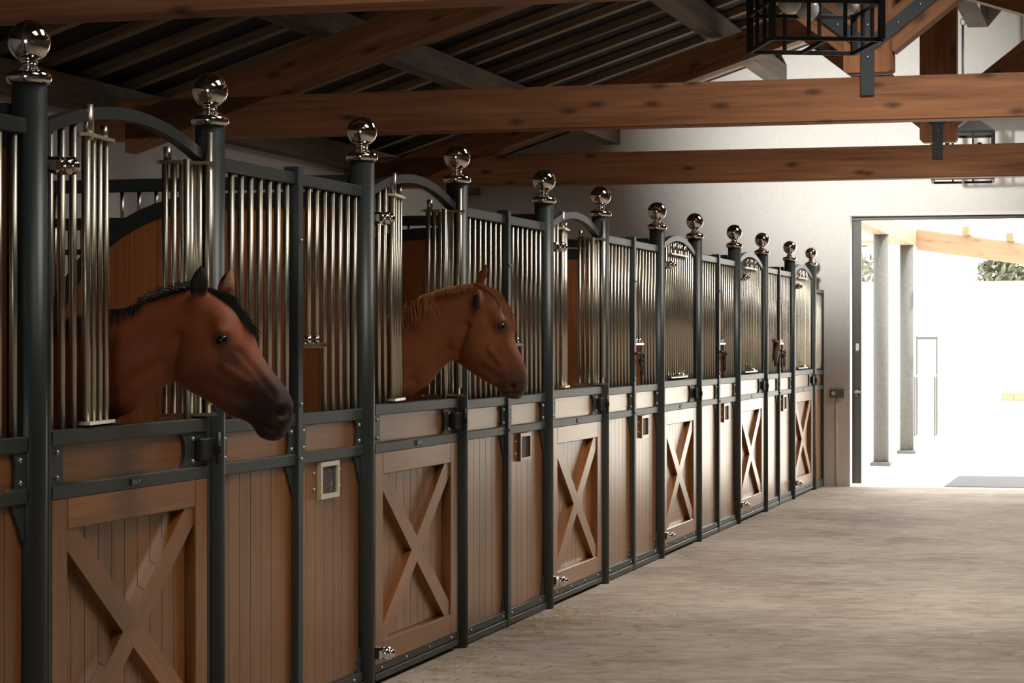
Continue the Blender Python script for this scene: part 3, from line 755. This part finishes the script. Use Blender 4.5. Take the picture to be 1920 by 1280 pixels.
def coat1(V, N, ex, ez, nx, nz):
    x, z = V[:, 0], V[:, 2]; c = np.tile(np.array([.29, .077, .027]), (len(V), 1))
    dm = np.sqrt((x-.56)**2+(z-1.29)**2); c = mixc(c, (.008, .0065, .006), 1-sm(dm, .12, .25))
    top = np.maximum(sm(z, 1.785, 1.81)*(x > .15), sm(z, 1.742, 1.77)*(V[:, 1] < -.052)*(x > .225)*(x < .31)); c = mixc(c, (.016, .010, .009), top)
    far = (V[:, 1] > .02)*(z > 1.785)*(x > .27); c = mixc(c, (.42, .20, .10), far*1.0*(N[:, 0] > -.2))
    de = np.sqrt((x-ex)**2+(z-ez)**2); c = mixc(c, (.03, .018, .014), .75*(1-sm(de, .018, .045)))
    c = mixc(c, (.05, .028, .024), .5*(1-sm(np.sqrt((x-.40)**2+(z-1.545)**2), .02, .06)))
    dn = np.sqrt((x-nx)**2+(z-nz)**2); c = mixc(c, (.002, .002, .002), 1-sm(dn, .011, .022))
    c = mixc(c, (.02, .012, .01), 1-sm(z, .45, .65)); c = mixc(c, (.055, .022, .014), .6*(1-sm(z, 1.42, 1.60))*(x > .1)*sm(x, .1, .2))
    return c
def mane1(o, yh, V):
    rr = random.Random(5); M['mane1'] = plain('black_hair', (.014, .011, .010), .45)
    crest = [(-.36, 1.645), (-.119, 1.708), (-.011, 1.714), (.077, 1.742), (.169, 1.770), (.24, 1.788)]
    sp = []
    for k in range(900):
        u = rr.random(); x, z = interp(crest, u); big = (1 if x < -.10 else max(.35, 1-(x+.10)*8)) if x < .03 else .75
        if x < -.08 or (x < .03 and rr.random() < .6): sp.append(((x, rr.uniform(-.03, .02), z-.004), (rr.uniform(-.1, .5), -1, .55), .10*big+rr.random()*.05, .36, .003))
        elif x > .07 or (x > .04 and rr.random() < .5): sp.append(((x, rr.uniform(-.03, .03), z-.006), (rr.uniform(-.8, -.2), rr.uniform(-.7, .5), .9), .045*big+rr.random()*.022, .25, .0028))
        else: sp.append(((x, rr.uniform(-.02, .03), z-.004), (-.9, rr.uniform(-.4, .6), .25), .05, .15, .0025))
    strands('mane', sp, 'mane1', o, yh, 2)
    fore = [(.275, 1.785), (.305, 1.768), (.355, 1.736), (.401, 1.693), (.42, 1.66)]
    sp = []
    for k in range(420):
        u = rr.random()**1.3*.8; x, z = interp(fore, u); x2, z2 = interp(fore, min(1, u+.25))
        sp.append(((x, rr.uniform(-.022, .03), z-.003), (x2-x, rr.uniform(-.012, .012), z2-z+.012), .07+rr.random()*.05, .05, .0026))
    strands('forelock', sp, 'mane1', o, yh, 3)
MO1 = [('mouth', (.457, 1.322), (.555, 1.283), -.010, .008), ('crest', (.38, 1.51), (.46, 1.45), .010, .014), ('jaw', (.165, 1.475), (.20, 1.61), -.022, .022), ('cheek', (.24, 1.49), (.28, 1.54), .014, .055), ('neck', (.0, 1.60), (.16, 1.66), .010, .045), ('hollow', (.33, 1.44), (.45, 1.39), -.008, .025),
       ('jugular', (-.06, 1.40), (.13, 1.52), -.016, .022), ('under', (.50, 1.40), (.42, 1.40), -.005, .02), ('nasal', (.43, 1.56), (.545, 1.41), -.005, .013)]
horse(7.5, P1, HW, BODY,
      [((.266, -.060, 1.755), (.286, -.066, 1.866), (1, .45, -.15), .034), ((.318, .052, 1.765), (.343, .062, 1.853), (1, -.3, -.2), .034)],
      (.373, 1.599), (.577, 1.347), MO1, coat1, 'reddish bay horse with black mane and dark muzzle looking out over the nearest door', mane1)
# chestnut horse
P2 = [((-.064, 1.758), (-.02, 1.318)), ((.035, 1.815), (.071, 1.383)), ((.137, 1.850), (.137, 1.459)), ((.227, 1.872), (.191, 1.499)), ((.308, 1.880), (.221, 1.491)), ((.376, 1.856), (.27, 1.462)), ((.43, 1.806), (.303, 1.439)), ((.468, 1.751), (.336, 1.418)), ((.492, 1.686), (.368, 1.4)), ((.503, 1.616), (.395, 1.385)), ((.522, 1.564), (.417, 1.374)), ((.549, 1.507), (.433, 1.362)), ((.567, 1.448), (.452, 1.333)), ((.573, 1.398), (.484, 1.318)), ((.565, 1.357), (.53, 1.315))]
BODY2 = [(a, b, w) for a, b, w in BODY]
BODY2 = BODY[:-1]+[((-.30, 1.66), (-.18, 1.06), .175)]
def coat2(V, N, ex, ez, nx, nz):
    x, z = V[:, 0], V[:, 2]; c = np.tile(np.array([.30, .094, .032]), (len(V), 1))
    dm = np.sqrt((x-.535)**2+(z-1.345)**2); c = mixc(c, (.055, .028, .020), .9*(1-sm(dm, .05, .16)))
    de = np.sqrt((x-ex)**2+(z-ez)**2); c = mixc(c, (.05, .022, .014), .75*(1-sm(de, .018, .05)))
    dn = np.sqrt((x-nx)**2+(z-nz)**2); c = mixc(c, (.01, .006, .005), 1-sm(dn, .010, .022))
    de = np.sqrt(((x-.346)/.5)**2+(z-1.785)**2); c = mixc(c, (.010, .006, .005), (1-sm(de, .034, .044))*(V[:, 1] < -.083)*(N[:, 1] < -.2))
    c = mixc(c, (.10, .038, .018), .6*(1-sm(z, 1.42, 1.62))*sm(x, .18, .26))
    return c
def mane2(o, yh, V):
    rr = random.Random(9); M['mane2'] = plain('chestnut_hair', (.50, .20, .075), .45)
    crest = [(-.30, 1.655), (-.064, 1.758), (.035, 1.815), (.137, 1.850), (.227, 1.872), (.308, 1.880)]
    sp = []
    for k in range(1000):
        u = rr.random(); x, z = interp(crest, u)
        L = (.19 if x < .06 else .085)*rr.uniform(.6, 1.1)
        sp.append(((x, rr.uniform(-.03, .03), z-.006), (rr.uniform(.1, .9) if x < .06 else rr.uniform(-.6, .5), rr.uniform(-1, -.5) if rr.random() < .8 else .6, rr.uniform(.25, .5)), L, .33, .0032))
    strands('mane', sp, 'mane2', o, yh, 4)
    fore = [(.31, 1.884), (.376, 1.862), (.43, 1.812), (.468, 1.757), (.492, 1.69)]
    sp = []
    for k in range(450):
        u = rr.random()*.8; x, z = interp(fore, u); x2, z2 = interp(fore, min(1, u+.25))
        sp.append(((x, rr.uniform(-.03, .03), z-.004), (x2-x, rr.uniform(-.03, .02), z2-z+.012), .09+rr.random()*.05, .06, .003))
    strands('forelock', sp, 'mane2', o, yh, 6)
MO2 = [('mouth', (.452, 1.352), (.54, 1.34), -.010, .008), ('crest', (.42, 1.555), (.46, 1.50), .014, .016), ('jaw', (.235, 1.52), (.29, 1.67), -.022, .022), ('neck', (.06, 1.68), (.22, 1.75), .012, .05), ('hollow', (.37, 1.47), (.44, 1.42), -.008, .022), ('cheek', (.33, 1.52), (.36, 1.58), .010, .06),
       ('jugular', (.02, 1.40), (.20, 1.56), -.016, .022), ('nasal', (.475, 1.62), (.50, 1.47), -.006, .013), ('bulge', (.46, 1.47), (.47, 1.46), .007, .03)]
horse(10.75, P2, HW[:-1], BODY2,
      [((.345, -.080, 1.825), (.352, -.125, 1.735), (1, .2, .1), .028), ((.318, .050, 1.880), (.352, .060, 1.978), (1, -.4, 0), .030)],
      (.462, 1.665), (.512, 1.378), MO2, coat2, 'chestnut horse with ginger mane looking out of the second stall', mane2)

# ------------------------------------------------------------------ loose straw on the floor
rr = random.Random(11); bm = bmesh.new()
def straw(cx, cy, sx, sy, n):
    for k in range(n):
        p = Vector((rr.gauss(cx, sx), rr.gauss(cy, sy), .004)); a = rr.uniform(0, PI); L = rr.uniform(.015, .055)
        if p.x < .06: p.x = .06+rr.random()*.1
        d = Vector((math.cos(a), math.sin(a), rr.uniform(-.05, .12)))*L
        b_ = Vector((-d.y, d.x, 0))*rr.uniform(-.25, .25)
        tube_bm(bm, [p, p+d*.5+b_+Vector((0, 0, .004)), p+d+Vector((0, 0, .003))], rr.uniform(.0012, .0022), 4)
straw(.18, 12.75, .10, .35, 150); straw(.20, 10.9, .10, .5, 90); straw(.45, 10.6, .22, .3, 40); straw(.7, 13.0, .1, .25, 14); straw(.5, 11.6, .5, 1.2, 40); straw(1.6, 12.4, .8, 1.5, 40)
o = link('loose_straw', finish(bm, 'loose_straw'), 'straw', None, (0, 0, 0), None, 'stuff'); tag(o, 'loose wisps of straw scattered on the floor along the stall fronts', 'straw')

# ------------------------------------------------------------------ outside
box('yard', (-40, YF+.22, -.14), (60, 110, -.02), 'yard', None, 0, 'structure')
for k, (x, y) in enumerate(((.16, 30.2), (.16, 33.6))):
    t = thing('porch_column', (x, y, -.02), ['grey porch column nearer to the far doorway', 'grey porch column farther out, right of the other one'][k], 'column', 'porch columns outside')
    link('shaft', lathe_me([(.10, 0), (.10, 3.02)], 'column', 24), None, t, (x, y, -.02)); box('column_base', (x-.13, y-.13, -.02), (x+.13, y+.13, .03), 'column', t)
for me in bpy.data.meshes: pass
t = thing('porch_roof', (.16, 32, 3.0), 'pale timber porch framing seen through the top of the far doorway', 'porch roof')
box('wall_plate', (.05, 25.9, 3.0), (.27, 34.1, 3.22), 'pale_wood_y', t, .006)
a = -math.atan(.155)
P = [(.05, 3.22), (6.5, 3.22-.155*6.45), (6.5, 3.49-.155*6.45), (.05, 3.49)]
prism('sloping_beam', [(.27, 2.95), (6.5, 2.95-.15*6.23), (6.5, 3.25-.15*6.23), (.27, 3.25)], 33.9, 34.1, 'pale_wood', t, a, None, 'xz')
for k in range(6):
    x = 1.0+k*.62; z = 3.25-.15*(x-.27)
    box('rafter_end', (x-.05, 33.6, z), (x+.05, 34.5, z+.12), 'pale_wood_y', t, .004)
for k in range(5):
    box('soffit_slat', (-1.2, 33.0+k*.2, 3.02), (.05, 33.17+k*.2, 3.05), 'pale_wood', t, .004)
gw = box('garden_wall', (-20, 50, -.02), (30, 50.3, 2.9), 'white', None, .01); tag(gw, 'white garden wall in the glare beyond the yard', 'wall')
def shrub(cx, cy, cz, rx, rz, n, label, seed):
    t = thing('shrub', (cx, cy, -.02), label, 'shrub', 'shrubs beyond the yard'); r_ = random.Random(seed); bm = bmesh.new()
    for k in range(n):
        while True:
            p = Vector((r_.uniform(-1, 1), r_.uniform(-1, 1), r_.uniform(-1, 1)))
            if p.length < 1 and p.length > .3: break
        c = Vector((p.x*rx, p.y*rx, p.z*rz)); a = Vector((r_.gauss(0, 1), r_.gauss(0, 1), r_.gauss(0, 1))).normalized(); b = a.cross(Vector((.3, .5, .8))).normalized(); L = r_.uniform(.10, .22)
        q = [c-a*L, c+b*L*.35, c+a*L, c-b*L*.35]; bm.faces.new([bm.verts.new(v) for v in q])
    f = link('foliage', finish(bm, 'foliage'), 'leaf', t, (cx, cy, cz)); f['kind'] = 'stuff'
    tube('trunk', [(cx, cy, -.02), (cx+.05, cy, cz*.5), (cx, cy, cz)], [.12, .09, .05], 'bark', t, (cx, cy, 0))
shrub(.55, 53, 2.75, .8, .9, 900, 'leafy shrub showing over the white garden wall at the right', 1)
shrub(-3.4, 53, 3.1, 1.2, .9, 500, 'thin leafy shrub behind the porch columns', 2)
t = thing('garden_chair', (-.15, 40, -.02), 'faint pale metal chair frame in the glare right of the columns', 'chair')
for x, y, h in ((-.32, 40.3, 1.70), (.02, 40.3, 1.70), (-.32, 39.9, 1.0), (.02, 39.9, 1.0)): box('leg', (x-.015, y-.015, -.02), (x+.015, y+.015, h), 'column', t, .003)
box('back_rail', (-.305, 40.285, 1.64), (.005, 40.315, 1.69), 'column', t); box('seat', (-.32, 39.9, 1.0), (.02, 40.3, 1.03), 'white', t)
t = thing('kerb', (2.0, 44, -.02), 'low row of brick kerbstones in the bright yard', 'kerb')
for k in range(8): box('brick', (.9+k*.26, 43.9, .5), (1.14+k*.26, 44.1, .66), 'brick', t, .01)
box('kerb_base', (.85, 43.88, -.02), (3.0, 44.12, .5), 'white', t)
t = thing('garden_bench', (3.9, 44, -.02), 'bench cut off by the right edge of the picture in the yard', 'bench')
for z in (.95, 1.2): box('backrest_slat', (3.1, 44.2, z), (4.9, 44.24, z+.14), 'leaf', t)
for k in range(3): box('seat_slat', (3.08, 43.75+k*.14, .62), (4.9, 43.87+k*.14, .66), 'brick', t)
for x in (3.15, 4.8): box('leg', (x-.03, 43.75, -.02), (x+.03, 43.81, .62), 'plate', t); box('leg', (x-.03, 44.18, -.02), (x+.03, 44.24, 1.35), 'plate', t)
